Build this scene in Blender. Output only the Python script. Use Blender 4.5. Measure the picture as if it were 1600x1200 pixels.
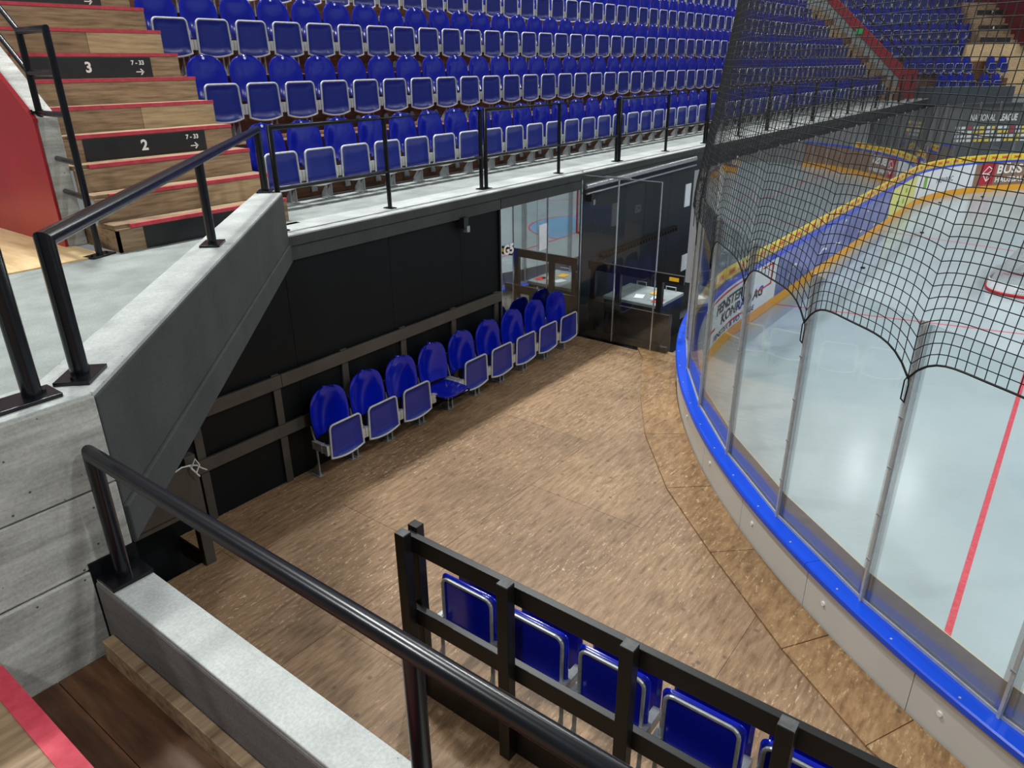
import bpy, bmesh, math, random
import numpy as np
from mathutils import Vector, Matrix
random.seed(7)
for o in list(bpy.data.objects): bpy.data.objects.remove(o)
S = bpy.context.scene
COL = S.collection
PI = math.pi

# ------------------------------------------------------------------ camera
CAMZ = 3.8
FPX, PITCH, YAW, ROLL = 1137.6, .415254, .654996, -.0093376
cy_, sy_, cp_, sp_ = math.cos(YAW), math.sin(YAW), math.cos(PITCH), math.sin(PITCH)
Fv = Vector((cy_*cp_, sy_*cp_, -sp_)); Rv = Vector((sy_, -cy_, 0)); Uv = Rv.cross(Fv)
R2 = Rv*math.cos(ROLL) + Uv*math.sin(ROLL); U2 = -Rv*math.sin(ROLL) + Uv*math.cos(ROLL)
cd = bpy.data.cameras.new('camera'); cam = bpy.data.objects.new('camera', cd); COL.objects.link(cam)
cd.sensor_fit = 'HORIZONTAL'; cd.sensor_width = 36; cd.lens = FPX*36/1600; cd.clip_start = .05; cd.clip_end = 300
m = Matrix.Identity(4)
for i in range(3):
    m[i][0] = R2[i]; m[i][1] = U2[i]; m[i][2] = -Fv[i]
m[2][3] = CAMZ
cam.matrix_world = m
S.camera = cam
def proj(p):
    v = Vector(p) - Vector((0, 0, CAMZ)); c = v.dot(Fv)
    return (800 + FPX*v.dot(R2)/c, 600 - FPX*v.dot(U2)/c, c)

# ------------------------------------------------------------------ world, lamps, exposure
W = bpy.data.worlds.new('arena_air'); S.world = W; W.use_nodes = True
bg = W.node_tree.nodes['Background']; bg.inputs[0].default_value = (.95, .98, 1, 1); bg.inputs[1].default_value = .2
S.view_settings.view_transform = 'Standard'; S.view_settings.look = 'None'
S.view_settings.exposure = 0.0; S.view_settings.gamma = 1.0; S.view_settings.use_curve_mapping = False
LAMPS = [(34, 5.4, 13, 130), (34.4, 7.2, 13, 60), (33.7, 3.2, 13, 110), (-3, 8.6, 13, 700), (4, 8.6, 13, 1000), (11, 8.6, 13, 900), (18, 8.6, 13, 700), (26, 8.6, 13, 600),
         (3.5, -8, 13, 800), (14, -8, 13, 800), (24, -8, 13, 800), (34, -8, 13, 800), (8, -22, 13, 800), (19, -22, 13, 800), (30, -22, 13, 800), (-6, -3, 13, 800)]
for x_, y_, z_, e_ in LAMPS:
    ld = bpy.data.lights.new('flood_light', 'AREA'); ld.shape = 'RECTANGLE'; ld.size = .9; ld.size_y = .5
    ld.energy = e_; ld.color = (.97, 1, .99)
    lo = bpy.data.objects.new('flood_light', ld); lo.location = (x_, y_, z_); COL.objects.link(lo)

# ------------------------------------------------------------------ materials
def s2l(c):
    return tuple(((x/255)/12.92 if x/255 <= .04045 else ((x/255+.055)/1.055)**2.4) for x in c) + (1,)
def newmat(name):
    mt = bpy.data.materials.new(name); mt.use_nodes = True
    nt = mt.node_tree
    return mt, nt, nt.nodes['Principled BSDF']
def ramp(nt, stops, inp):
    r = nt.nodes.new('ShaderNodeValToRGB'); e = r.color_ramp.elements
    while len(e) < len(stops): e.new(.5)
    for el, (p, c) in zip(e, stops):
        el.position = p; el.color = c
    nt.links.new(inp, r.inputs[0]); return r.outputs[0]
def noise(nt, scale, stretch=(1, 1, 1), detail=4, coord='Position', rough=.6):
    if coord == 'Position':
        g = nt.nodes.new('ShaderNodeNewGeometry'); out = g.outputs['Position']
    else:
        g = nt.nodes.new('ShaderNodeTexCoord'); out = g.outputs['Object']
    mp = nt.nodes.new('ShaderNodeMapping'); mp.inputs['Scale'].default_value = stretch
    nt.links.new(out, mp.inputs[0])
    n = nt.nodes.new('ShaderNodeTexNoise'); n.inputs['Scale'].default_value = scale; n.inputs['Detail'].default_value = detail
    n.inputs['Roughness'].default_value = rough
    nt.links.new(mp.outputs[0], n.inputs['Vector'])
    return n.outputs[0]
def mixc(nt, fac, a, b, mode='MIX'):
    mx = nt.nodes.new('ShaderNodeMix'); mx.data_type = 'RGBA'; mx.blend_type = mode
    for sock, v in ((mx.inputs[0], fac), (mx.inputs[6], a), (mx.inputs[7], b)):
        if isinstance(v, (int, float)): sock.default_value = v
        elif isinstance(v, tuple): sock.default_value = v
        else: nt.links.new(v, sock)
    return mx.outputs[2]
def bump(nt, b, h, strength, dist=.01):
    bn = nt.nodes.new('ShaderNodeBump'); bn.inputs['Strength'].default_value = strength; bn.inputs['Distance'].default_value = dist
    nt.links.new(h, bn.inputs['Height']); nt.links.new(bn.outputs[0], b.inputs['Normal'])
MATS = {}
def plain(name, c, rough=.5, metal=0, c2=None, scale=8, stretch=(1, 1, 1), bmp=0, spec=.5, coat=0, coord='Position'):
    mt, nt, b = newmat(name)
    b.inputs['Roughness'].default_value = rough; b.inputs['Metallic'].default_value = metal
    b.inputs['Specular IOR Level'].default_value = spec
    if coat: b.inputs['Coat Weight'].default_value = coat; b.inputs['Coat Roughness'].default_value = .08
    n = noise(nt, scale, stretch, coord=coord)
    c2 = c2 or tuple(min(255, x*1.07+1) for x in c)
    nt.links.new(ramp(nt, [(.32, s2l(c)), (.68, s2l(c2))], n), b.inputs['Base Color'])
    if bmp: bump(nt, b, n, bmp)
    MATS[name] = mt; return mt
def concrete(name, c, c2, pit=(70, 70, 68), pits=.06, streak=None):
    mt, nt, b = newmat(name); b.inputs['Roughness'].default_value = .85; b.inputs['Specular IOR Level'].default_value = .25
    n1 = noise(nt, 3.2, streak or (1, 1, 1), 6); n2 = noise(nt, 90, (1, 1, 1), 2)
    base = ramp(nt, [(.3, s2l(c)), (.7, s2l(c2))], n1)
    base = mixc(nt, .22, base, ramp(nt, [(.35, (.25, .25, .25, 1)), (.65, (1, 1, 1, 1))], n2), 'MULTIPLY')
    g = nt.nodes.new('ShaderNodeNewGeometry'); v = nt.nodes.new('ShaderNodeTexVoronoi'); v.inputs['Scale'].default_value = 14
    nt.links.new(g.outputs['Position'], v.inputs['Vector'])
    p = ramp(nt, [(pits, (1, 1, 1, 1)), (pits+.03, (0, 0, 0, 1))], v.outputs['Distance'])
    base = mixc(nt, p, base, s2l(pit))
    nt.links.new(base, b.inputs['Base Color']); bump(nt, b, n2, .25, .004)
    MATS[name] = mt; return mt
def wood(name, c1, c2, c3, along=(1, 12, 12), scuff=None, spots=False, rough=.55, scale=2.2, rnd=.25):
    mt, nt, b = newmat(name); b.inputs['Roughness'].default_value = rough; b.inputs['Specular IOR Level'].default_value = .35
    n = noise(nt, scale, along, 8, rough=.65); big = noise(nt, .9, (1, 1, 1), 3)
    base = ramp(nt, [(.28, s2l(c1)), (.5, s2l(c2)), (.74, s2l(c3))], n)
    base = mixc(nt, .55, base, ramp(nt, [(.3, (.55, .52, .5, 1)), (.62, (1.0, 1.0, 1.0, 1))], big), 'MULTIPLY')
    oi = nt.nodes.new('ShaderNodeObjectInfo')
    base = mixc(nt, rnd*2, base, ramp(nt, [(0, (.62, .6, .6, 1)), (1, (1.0, 1.0, 1, 1))], oi.outputs['Random']), 'MULTIPLY')
    if scuff:
        sc = noise(nt, 34, (.35, 1.1, 1.1), 6, rough=.8)
        patch = noise(nt, 1.1, (1, 1, 1), 4)
        mk = ramp(nt, [(.56, (0, 0, 0, 1)), (.64, (1, 1, 1, 1))], sc)
        mk = mixc(nt, 1.0, mk, ramp(nt, [(.36, (.10, .10, .10, 1)), (.62, (.8, .8, .8, 1))], patch), 'MULTIPLY')
        base = mixc(nt, mk, base, s2l(scuff))
    if spots:
        g = nt.nodes.new('ShaderNodeNewGeometry'); v = nt.nodes.new('ShaderNodeTexVoronoi'); v.inputs['Scale'].default_value = 5.5
        nt.links.new(g.outputs['Position'], v.inputs['Vector'])
        p = ramp(nt, [(.05, (.6, .6, .6, 1)), (.13, (0, 0, 0, 1))], v.outputs['Distance'])
        base = mixc(nt, p, base, s2l((72, 62, 56)))
    nt.links.new(base, b.inputs['Base Color']); bump(nt, b, n, .15, .004)
    MATS[name] = mt; return mt
def glassmat(name, r0=.04, tint=(.97, .985, .98, 1), rough=0.0, maxr=1.0):
    mt, nt, b = newmat(name); nt.nodes.remove(b)
    lw = nt.nodes.new('ShaderNodeLayerWeight'); lw.inputs[0].default_value = .5
    pw = nt.nodes.new('ShaderNodeMath'); pw.operation = 'POWER'; pw.inputs[1].default_value = 3.5; nt.links.new(lw.outputs['Facing'], pw.inputs[0])
    ml = nt.nodes.new('ShaderNodeMath'); ml.operation = 'MULTIPLY_ADD'; ml.inputs[1].default_value = maxr-r0; ml.inputs[2].default_value = r0
    nt.links.new(pw.outputs[0], ml.inputs[0])
    t = nt.nodes.new('ShaderNodeBsdfTransparent'); t.inputs[0].default_value = tint
    g = nt.nodes.new('ShaderNodeBsdfGlossy'); g.inputs['Roughness'].default_value = rough
    mx = nt.nodes.new('ShaderNodeMixShader'); nt.links.new(ml.outputs[0], mx.inputs[0]); nt.links.new(t.outputs[0], mx.inputs[1]); nt.links.new(g.outputs[0], mx.inputs[2])
    nt.links.new(mx.outputs[0], nt.nodes['Material Output'].inputs[0])
    MATS[name] = mt; return mt

wood('floor_wood', (112, 86, 62), (155, 124, 93), (182, 151, 118), (2.2, 12, 12), scuff=(226, 200, 164), spots=True, rough=.5)
wood('kerb_wood', (118, 86, 56), (160, 124, 84), (188, 154, 112), (3, 9, 9), scuff=(222, 194, 150), spots=True, rough=.55)
wood('dark_wood', (66, 42, 28), (92, 62, 42), (116, 82, 56), (12, 1.5, 12), rough=.5)
wood('step_wood', (106, 84, 62), (156, 131, 102), (186, 161, 128), (1.4, 10, 16), rough=.6, rnd=.2)
wood('pale_step_wood', (140, 118, 90), (180, 156, 120), (200, 178, 140), (1.4, 10, 16), rough=.6, rnd=.1)
wood('riser_wood', (80, 50, 34), (118, 78, 52), (146, 102, 70), (1.2, 8, 14), rough=.6, rnd=.2)
wood('pale_wood', (196, 164, 116), (220, 190, 144), (232, 204, 160), (9, 1.2, 9), rough=.5, rnd=.1)
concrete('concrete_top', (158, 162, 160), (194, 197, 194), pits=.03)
concrete('concrete_floor', (132, 137, 134), (160, 165, 162), pits=.02)
concrete('concrete_raw', (134, 134, 129), (196, 195, 189), pits=.05, streak=(.5, 1, 5))
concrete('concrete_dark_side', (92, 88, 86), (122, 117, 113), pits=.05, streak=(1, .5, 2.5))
concrete('concrete_paint', (62, 65, 65), (72, 75, 75), pit=(44, 44, 44), pits=.03)
plain('black_paint', (10, 10, 13), .24, c2=(16, 17, 24), scale=4, spec=.4)
plain('black_timber', (14, 14, 14), .4, c2=(20, 20, 19), scale=6, stretch=(8, 1, 8))
plain('worn_edge', (88, 88, 88), .5, c2=(40, 40, 40), scale=14)
plain('grey_timber', (62, 57, 51), .5, c2=(72, 67, 61), scale=5)
plain('black_wall', (8, 11, 13), .5, c2=(12, 15, 18), scale=2, spec=.2)
plain('charcoal_wall', (32, 37, 41), .45, c2=(38, 43, 47), scale=2, spec=.4)
plain('void_black', (8, 8, 9), .9)
plain('seat_blue', (4, 22, 158), .16, c2=(8, 28, 168), scale=3, spec=.55, coord='Object')
plain('panel_blue', (14, 30, 122), .3, c2=(18, 36, 134), scale=3, coord='Object')
plain('frame_grey', (176, 178, 176), .38, metal=.25, c2=(196, 198, 196), scale=20)
plain('galvanised', (150, 154, 156), .42, metal=.5, c2=(172, 176, 178), scale=20)
plain('aluminium', (206, 208, 210), .25, metal=.85, c2=(220, 222, 224))
plain('red_paint', (150, 22, 34), .35, c2=(160, 26, 38), scale=2)
plain('maroon', (92, 16, 26), .4)
plain('red_nosing', (178, 46, 64), .6, c2=(200, 70, 86), scale=16)
plain('black_plate', (24, 26, 28), .4, c2=(31, 33, 35), scale=3)
plain('print_white', (236, 236, 234), .6, c2=(240, 240, 238))
plain('board_grey', (206, 204, 196), .4, c2=(212, 210, 202), scale=1.5)
plain('cap_blue', (8, 72, 214), .3, c2=(10, 78, 222), scale=2)
plain('kick_yellow', (236, 166, 36), .4, c2=(242, 176, 50), scale=2)
plain('band_grey', (166, 166, 170), .5, c2=(170, 170, 174), scale=2)
plain('band_yellow', (246, 214, 60), .4, c2=(248, 220, 74), scale=2)
plain('logo_red', (196, 40, 44), .5)
plain('ad_white', (226, 230, 236), .35, c2=(234, 238, 243), scale=2)
plain('ad_purple', (74, 82, 148), .35, c2=(128, 134, 190), scale=1.1, stretch=(1, 1, 1.5))
plain('ad_lime', (214, 214, 110), .4, c2=(228, 226, 140))
plain('ad_brown', (138, 106, 86), .4, c2=(148, 116, 96))
plain('ad_crimson', (176, 32, 52), .4)
plain('text_dark', (44, 48, 58), .5)
plain('text_green', (120, 168, 60), .5)
plain('net_black', (10, 10, 12), .7)
plain('goal_net_white', (176, 180, 182), .8)
plain('goal_red', (176, 20, 32), .35)
plain('pad_white', (228, 230, 232), .6)
plain('puck_black', (12, 12, 13), .6)
plain('banner_grey', (58, 68, 74), .6, c2=(64, 74, 80))
plain('rope_white', (200, 200, 196), .8)
plain('paper_white', (216, 220, 226), .7)
plain('crate_grey', (128, 138, 140), .5, c2=(150, 160, 160), scale=6)
plain('tape_yellow', (226, 176, 40), .5)
plain('exit_green', (40, 170, 90), .5)
plain('line_red', (206, 62, 80), .35, c2=(222, 96, 112), scale=30)
plain('crease_blue', (120, 168, 208), .35)
plain('sticker_white', (226, 226, 224), .5)
glassmat('glass', .06)
glassmat('mirror_glass', .62, (.8, .84, .85, 1))
glassmat('clear_strip', .12, (.92, .925, .93, 1), .1)
# ice
mt, nt, b = newmat('ice'); MATS['ice'] = mt
b.inputs['Roughness'].default_value = .18; b.inputs['Specular IOR Level'].default_value = .45
n1 = noise(nt, .5, (1, 1, 1), 5); n2 = noise(nt, 7, (1, .25, 1), 8, rough=.75); n3 = noise(nt, 9, (.2, 1, 1), 8, rough=.75)
ib = ramp(nt, [(.3, s2l((168, 184, 190))), (.7, s2l((182, 197, 203)))], n1)
ib = mixc(nt, ramp(nt, [(.68, (0, 0, 0, 1)), (.74, (.5, .5, .5, 1))], n2), ib, s2l((214, 222, 226)))
ib = mixc(nt, ramp(nt, [(.70, (0, 0, 0, 1)), (.76, (.35, .35, .35, 1))], n3), ib, s2l((148, 162, 166)))
nt.links.new(ib, b.inputs['Base Color'])
bump(nt, b, n2, .05, .01)

# ------------------------------------------------------------------ mesh helpers
class G:
    def __init__(s): s.v = []; s.f = []; s.mi = []
    def add(s, v, f, mi=0):
        n = len(s.v); s.v += [tuple(p) for p in v]; s.f += [tuple(n+i for i in q) for q in f]; s.mi += [mi]*len(f); return s
    def box(s, x0, x1, y0, y1, z0, z1, mi=0):
        v = [(x, y, z) for z in (z0, z1) for y in (y0, y1) for x in (x0, x1)]
        return s.add(v, [(0, 2, 3, 1), (4, 5, 7, 6), (0, 1, 5, 4), (2, 6, 7, 3), (0, 4, 6, 2), (1, 3, 7, 5)], mi)
    def prism(s, poly, z0, z1, mi=0, axis='Z'):
        n = len(poly)
        mk = {'Z': lambda p, h: (p[0], p[1], h), 'X': lambda p, h: (h, p[0], p[1]), 'Y': lambda p, h: (p[0], h, p[1])}[axis]
        v = [mk(p, z0) for p in poly] + [mk(p, z1) for p in poly]
        f = [tuple(range(n))[::-1], tuple(range(n, 2*n))] + [(i, (i+1) % n, n+(i+1) % n, n+i) for i in range(n)]
        return s.add(v, f, mi)
    def tube(s, pts, r, n=8, closed=False, mi=0):
        pts = [Vector(p) for p in pts]; N = len(pts); rings = []
        ref = None
        for i, p in enumerate(pts):
            a = pts[i-1] if (i or closed) else None; c = pts[(i+1) % N] if (i < N-1 or closed) else None
            d1 = (p-a).normalized() if a is not None else None; d2 = (c-p).normalized() if c is not None else None
            t = (d1+d2).normalized() if d1 is not None and d2 is not None else (d1 or d2)
            sc = 1.0
            if d1 is not None and d2 is not None: sc = min(1.6, 1/max(.3, t.dot(d1)))
            if ref is None:
                ref = Vector((0, 0, 1)) if abs(t.z) < .9 else Vector((1, 0, 0))
            e1 = (ref - t*ref.dot(t)).normalized(); e2 = t.cross(e1); ref = e1
            bend = None
            if sc > 1.001:
                bend = (d2-d1).normalized()
            ring = []
            for k in range(n):
                o = (e1*math.cos(2*PI*k/n) + e2*math.sin(2*PI*k/n))*r
                if bend is not None: o = o + bend*(o.dot(bend))*(sc-1)
                ring.append(p+o)
            rings.append(ring)
        v = [q for rg in rings for q in rg]; f = []
        for i in range(N if closed else N-1):
            j = (i+1) % N
            for k in range(n): f.append((i*n+k, i*n+(k+1) % n, j*n+(k+1) % n, j*n+k))
        if not closed: f += [tuple(range(n))[::-1], tuple((N-1)*n+k for k in range(n))]
        return s.add(v, f, mi)
    def disc(s, c, axis, r, h, n=12, mi=0):
        c = Vector(c); a = Vector(axis).normalized()
        return s.tube([c, c+a*h], r, n, mi=mi)
    def loft(s, rings, closed=False, caps=True, mi=0):
        n = len(rings[0]); v = [p for r in rings for p in r]; f = []
        N = len(rings)
        for i in range(N if closed else N-1):
            j = (i+1) % N
            for k in range(n): f.append((i*n+k, i*n+(k+1) % n, j*n+(k+1) % n, j*n+k))
        if caps and not closed: f += [tuple(range(n))[::-1], tuple((N-1)*n+k for k in range(n))]
        return s.add(v, f, mi)
    def mesh(s, name, mats, smooth=False):
        me = bpy.data.meshes.new(name); me.from_pydata(s.v, [], s.f)
        for mm in (mats if isinstance(mats, (list, tuple)) else [mats]): me.materials.append(MATS[mm])
        if any(s.mi): me.polygons.foreach_set('material_index', s.mi)
        bm = bmesh.new(); bm.from_mesh(me); bmesh.ops.recalc_face_normals(bm, faces=bm.faces); bm.to_mesh(me); bm.free()
        if smooth:
            me.polygons.foreach_set('use_smooth', [True]*len(me.polygons))
            try: me.set_sharp_from_angle(angle=math.radians(40))
            except Exception: pass
        me.update(); return me
    def build(s, name, mats, parent=None, smooth=False, bevel=0):
        return link(name, s.mesh(name, mats, smooth), parent, bevel)
def link(name, me, parent=None, bevel=0):
    o = bpy.data.objects.new(name, me); COL.objects.link(o)
    if parent is not None: o.parent = parent
    if bevel:
        md = o.modifiers.new('bevel', 'BEVEL'); md.width = bevel; md.segments = 2; md.limit_method = 'ANGLE'
    return o
def tag(o, label, cat, group=None, kind=None):
    o['label'] = label; o['category'] = cat
    if group: o['group'] = group
    if kind: o['kind'] = kind
    return o
def empty(name, label, cat, loc=(0, 0, 0), group=None, kind=None):
    o = bpy.data.objects.new(name, None); COL.objects.link(o); o.location = loc; o.empty_display_size = .1
    return tag(o, label, cat, group, kind)
def local(parent):                       # geometry in world coordinates under an Empty away from the origin
    return Matrix.Translation(-parent.location)
def kid(g, name, mats, parent, smooth=False, bevel=0):
    off = parent.location
    p = parent
    while p.parent is not None:
        p = p.parent; off = off + p.location
    g.v = [(a-off[0], b_-off[1], c-off[2]) for a, b_, c in g.v]
    return g.build(name, mats, parent, smooth, bevel)
def textmesh(s, size, bold=0.0, align='CENTER'):
    cu = bpy.data.curves.new('lettering', 'FONT'); cu.body = s; cu.size = size; cu.align_x = align; cu.align_y = 'CENTER'
    cu.offset = bold; cu.extrude = .001; cu.resolution_u = 3
    o = bpy.data.objects.new('lettering', cu); COL.objects.link(o)
    dg = bpy.context.evaluated_depsgraph_get(); dg.update()
    me = bpy.data.meshes.new_from_object(o.evaluated_get(dg))
    vs = [tuple(v.co) for v in me.vertices]; fs = [tuple(p.vertices) for p in me.polygons]
    bpy.data.objects.remove(o); bpy.data.meshes.remove(me); bpy.data.curves.remove(cu)
    return vs, fs
def text_on(s, size, fn, mat, name, parent, bold=0.0, align='CENTER'):
    vs, fs = textmesh(s, size, bold, align)
    g = G().add([fn(*v) for v in vs], fs)
    return kid(g, name, mat, parent)
ONES = ['', 'first', 'second', 'third', 'fourth', 'fifth', 'sixth', 'seventh', 'eighth', 'ninth', 'tenth', 'eleventh', 'twelfth', 'thirteenth',
        'fourteenth', 'fifteenth', 'sixteenth', 'seventeenth', 'eighteenth', 'nineteenth']
TENS = {2: 'twenty', 3: 'thirty', 4: 'forty', 5: 'fifty'}
def ordw(n):
    if n < 20: return ONES[n]
    t, u = divmod(n, 10)
    return (TENS[t][:-1] + 'ieth') if u == 0 else TENS[t] + '-' + ONES[u]

# ------------------------------------------------------------------ rink path
RCX, RCY, RI = 12.33, -5.16, 9.46
LST = 14.62
RA = 9.6
def path(s, off):
    r = RI + off
    if s < 0:
        t = PI/2 - s/RA; return (RCX + r*math.cos(t), RCY + r*math.sin(t))
    if s <= LST: return (RCX + s, RCY + r)
    t = PI/2 - (s-LST)/RA
    return (RCX + LST + r*math.cos(t), RCY + r*math.sin(t))
def srange(a, b, step=.2):
    n = 1 if (a >= 0 and b <= LST) else max(1, int(math.ceil((b-a)/step)))
    return [a + (b-a)*i/n for i in range(n+1)]
def sweep(a, b, prof, g=None, mi=0, step=.2):
    g = g or G()
    return g.loft([[(*path(s, o), z) for o, z in prof] for s in srange(a, b, step)], mi=mi)
ST = [-8.997 + 1.039*n for n in range(-4, 32)]
ICEZ = -.65
CAPZ = .41

# ------------------------------------------------------------------ ice
pts = [(*path(s, -.01), ICEZ) for s in srange(-RA*PI/2, 0, .4)[:-1]] + [(*path(s, -.01), ICEZ) for s in srange(LST, LST+RA*PI/2, .4)]
pts = [(2.87, -54, ICEZ)] + pts + [(36.4, -54, ICEZ)]
g = G(); g.prism([(p[0], p[1]) for p in pts], ICEZ-.15, ICEZ)
ice = tag(g.build('floor_ice', 'ice'), 'white ice surface of the rink', 'ice', kind='structure')
def flat(poly, name, mat, z=.002):
    return G().prism(poly, ICEZ-.01, ICEZ+z).build(name, mat, ice)
flat([(3.8, -.028), (35, -.028), (35, .028), (3.8, .028)], 'goal_line', 'line_red')
flat([(14.2, 4.42), (14.25, 4.42), (15.12, .03), (15.07, .03)], 'trapezoid_line', 'line_red')
flat([(22.8, 4.42), (22.85, 4.42), (21.95, .03), (21.9, .03)], 'trapezoid_line', 'line_red')
GX = 18.5
flat([(GX-1.85, -.03)] + [(GX+1.85*math.cos(a), -.03-1.85*math.sin(a)) for a in [PI - PI*i/24 for i in range(25)]], 'crease', 'crease_blue', .0015)
ring = [(1.85*math.cos(PI*i/24), -.03-1.85*math.sin(PI*i/24)) for i in range(25)]; ring2 = [(x*1.028, y*1.028) for x, y in ring]
g = G()
for i in range(24):
    g.prism([(GX+p[0], p[1]) for p in (ring[i], ring[i+1], ring2[i+1], ring2[i])], ICEZ-.01, ICEZ+.0025)
g.build('crease_line', 'line_red', ice)
for fx in (GX-7, GX+7):
    g = G()
    for i in range(64):
        a, c = 2*PI*i/64, 2*PI*(i+1)/64
        g.prism([(fx+r*math.cos(t), -6-.1+r*math.sin(t)) for r, t in ((4.47, a), (4.47, c), (4.53, c), (4.53, a))], ICEZ-.01, ICEZ+.0022)
    g.build('faceoff_circle', 'line_red', ice)

# ------------------------------------------------------------------ wooden platform floor
flo = empty('floor', 'worn brown plywood platform floor behind the rink boards', 'floor', (0, 0, 0), kind='structure')
def xr(y): return RCX - math.sqrt(max(0, 9.86**2 - (y-RCY)**2)) if y < RCY+9.86 else 8.86
YS = [-2.49, -1.27, -.05, 1.17, 2.39, 3.61, 4.83, 5.1, 5.6]
for k, (y, y1) in enumerate(zip(YS[:-1], YS[1:])):
    xmin = 2.45 if y >= 5.1 else .95
    x = 3.65 - 2.44*2 + (.0 if k % 2 else -1.1); gp = .0014
    while x < 9.0:
        xa = max(x, xmin); xb = x + 2.44
        ysamp = [y + (y1-y)*i/12 for i in range(13)]
        ok = [q for q in ysamp if min(8.86, xr(q)) > xa + .03]
        if xb > xa + .05 and len(ok) > 1:
            poly = [(xa+gp, ok[-1]-gp), (xa+gp, ok[0]+gp)] + [(min(xb, 8.86, xr(q))-gp, q + (gp if q == ok[0] else -gp if q == ok[-1] else 0)) for q in ok]
            G().prism(poly, -.03, random.uniform(-.001, .001)).build('floor_board', 'floor_wood', flo)
        x += 2.44
G().prism([(.95, -2), (2.9, -2), (8.8, 4.2), (8.86, 5.6), (2.45, 5.6), (2.45, 5.1), (.95, 5.1)], -.2, -.035).build('floor_base', 'dark_wood', flo)
G().box(.95, 2.5, 5.0, 5.62, -.62, -.6).build('pit_base', 'void_black', flo)
# curved kerb boards along the rink boards
inn = [(9.0, 4.62), (8.62, 4.32), (7.46, 3.73), (6.58, 3.2), (5.70, 2.5), (5.0, 1.75), (4.257, .9), (3.768, .23), (3.38, -.5), (3.1, -1.2), (2.9, -1.95)]
def ang(p): return math.atan2(p[1]-RCY, p[0]-RCX)
outp = [(9.0, 4.02), (8.64, 3.89), (7.74, 3.45), (6.8, 2.915), (5.91, 2.27), (5.2, 1.52), (4.56, .7), (4.13, .05), (3.72, -.7), (3.4, -1.35), (3.2, -2.0)]
for i in range(len(inn)-1):
    a0, a1 = ang(outp[i]), ang(outp[i+1])
    arc = [(RCX+9.69*math.cos(a0+(a1-a0)*t/5), RCY+9.69*math.sin(a0+(a1-a0)*t/5)) for t in range(6)]
    poly = [inn[i+1], inn[i]] + arc
    c = (sum(p[0] for p in poly)/len(poly), sum(p[1] for p in poly)/len(poly))
    poly = [(c[0]+(p[0]-c[0])*.994, c[1]+(p[1]-c[1])*.994) for p in poly]
    G().prism(poly, -.02, .02+random.uniform(-.002, .002)).build('kerb_board', 'kerb_wood', flo, bevel=.003)

# ------------------------------------------------------------------ walls
wb = empty('wall_back', 'matt black panelled wall below the seating ledge', 'wall', (0, 5.6, 0), kind='structure')
for x0, x1 in ((.92, 2.55), (2.55, 3.9), (3.9, 5.2), (5.2, 6.33), (6.33, 7.06)):
    kid(G().box(x0+.002, x1-.002, 5.6, 5.66, -.65, 2.2), 'wall_panel', 'black_wall', wb)
for x0, x1 in ((7.06, 8.0), (8.0, 9.0), (9.0, 9.95), (9.95, 10.9), (10.9, 11.8), (11.8, 12.75)):
    kid(G().box(x0+.002, x1-.002, 5.6, 5.66, -.4, 2.2), 'wall_panel', 'charcoal_wall', wb)
kid(G().box(12.75, 14.3, 5.6, 5.66, 2.0, 2.2), 'wall_panel', 'charcoal_wall', wb)
kid(G().box(14.3, 33.5, 5.6, 5.66, -.4, 2.2), 'wall_panel', 'charcoal_wall', wb)
kid(G().box(12.7, 14.35, 6.6, 6.66, -.4, 2.2), 'doorway_back', 'void_black', wb)
kid(G().box(12.70, 12.75, 5.66, 6.6, -.4, 2.2), 'doorway_side', 'void_black', wb)
for px, pz in ((3.3, 1.75), (4.5, 1.8), (6.2, 1.7), (6.75, 2.02), (5.2, 1.6)):
    kid(G().disc((px, 5.6, pz), (0, -1, 0), .012, .004, 8), 'bolt', 'void_black', wb)
tag(G().box(8.95, 12.7, 4.7, 5.6, -.4, -.05).box(8.95, 34, 4.72, 5.6, -.6, -.3).build('floor_passage', 'charcoal_wall'), 'dark passage floor between back wall and end boards', 'floor', kind='structure')
lw = tag(G().box(.76, .93, 2.5, 5.6, -.65, 2.17).build('wall_under_landing', 'black_wall'), 'black wall in the void under the diagonal beam', 'wall', kind='structure')

# ledge in front of the first seat row
LZ = 2.40
lg = empty('wall_ledge', 'grey concrete ledge running along below the front row of seats', 'ledge', (0, 5.55, 2.17), kind='structure')
def ledge_seg(x0, x1):
    kid(G().box(x0, x1-.004, 5.56, 7.06, 2.17, 2.30), 'fascia_lower', 'concrete_paint', lg)
    kid(G().box(x0, x1-.004, 5.54, 7.06, 2.305, LZ-.012), 'fascia_upper', 'concrete_paint', lg)
    kid(G().box(x0, x1-.004, 5.545, 6.02, LZ-.012, LZ), 'ledge_top', 'concrete_top', lg)
    kid(G().box(x0, x1-.004, 6.022, 7.06, LZ-.012, LZ-.002), 'ledge_back', 'concrete_floor', lg)
for x0, x1 in ((3.9, 9.55), (9.55, 16.2), (16.2, 22.9), (22.9, 29.5), (29.5, 34.0)): ledge_seg(x0, x1)

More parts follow.
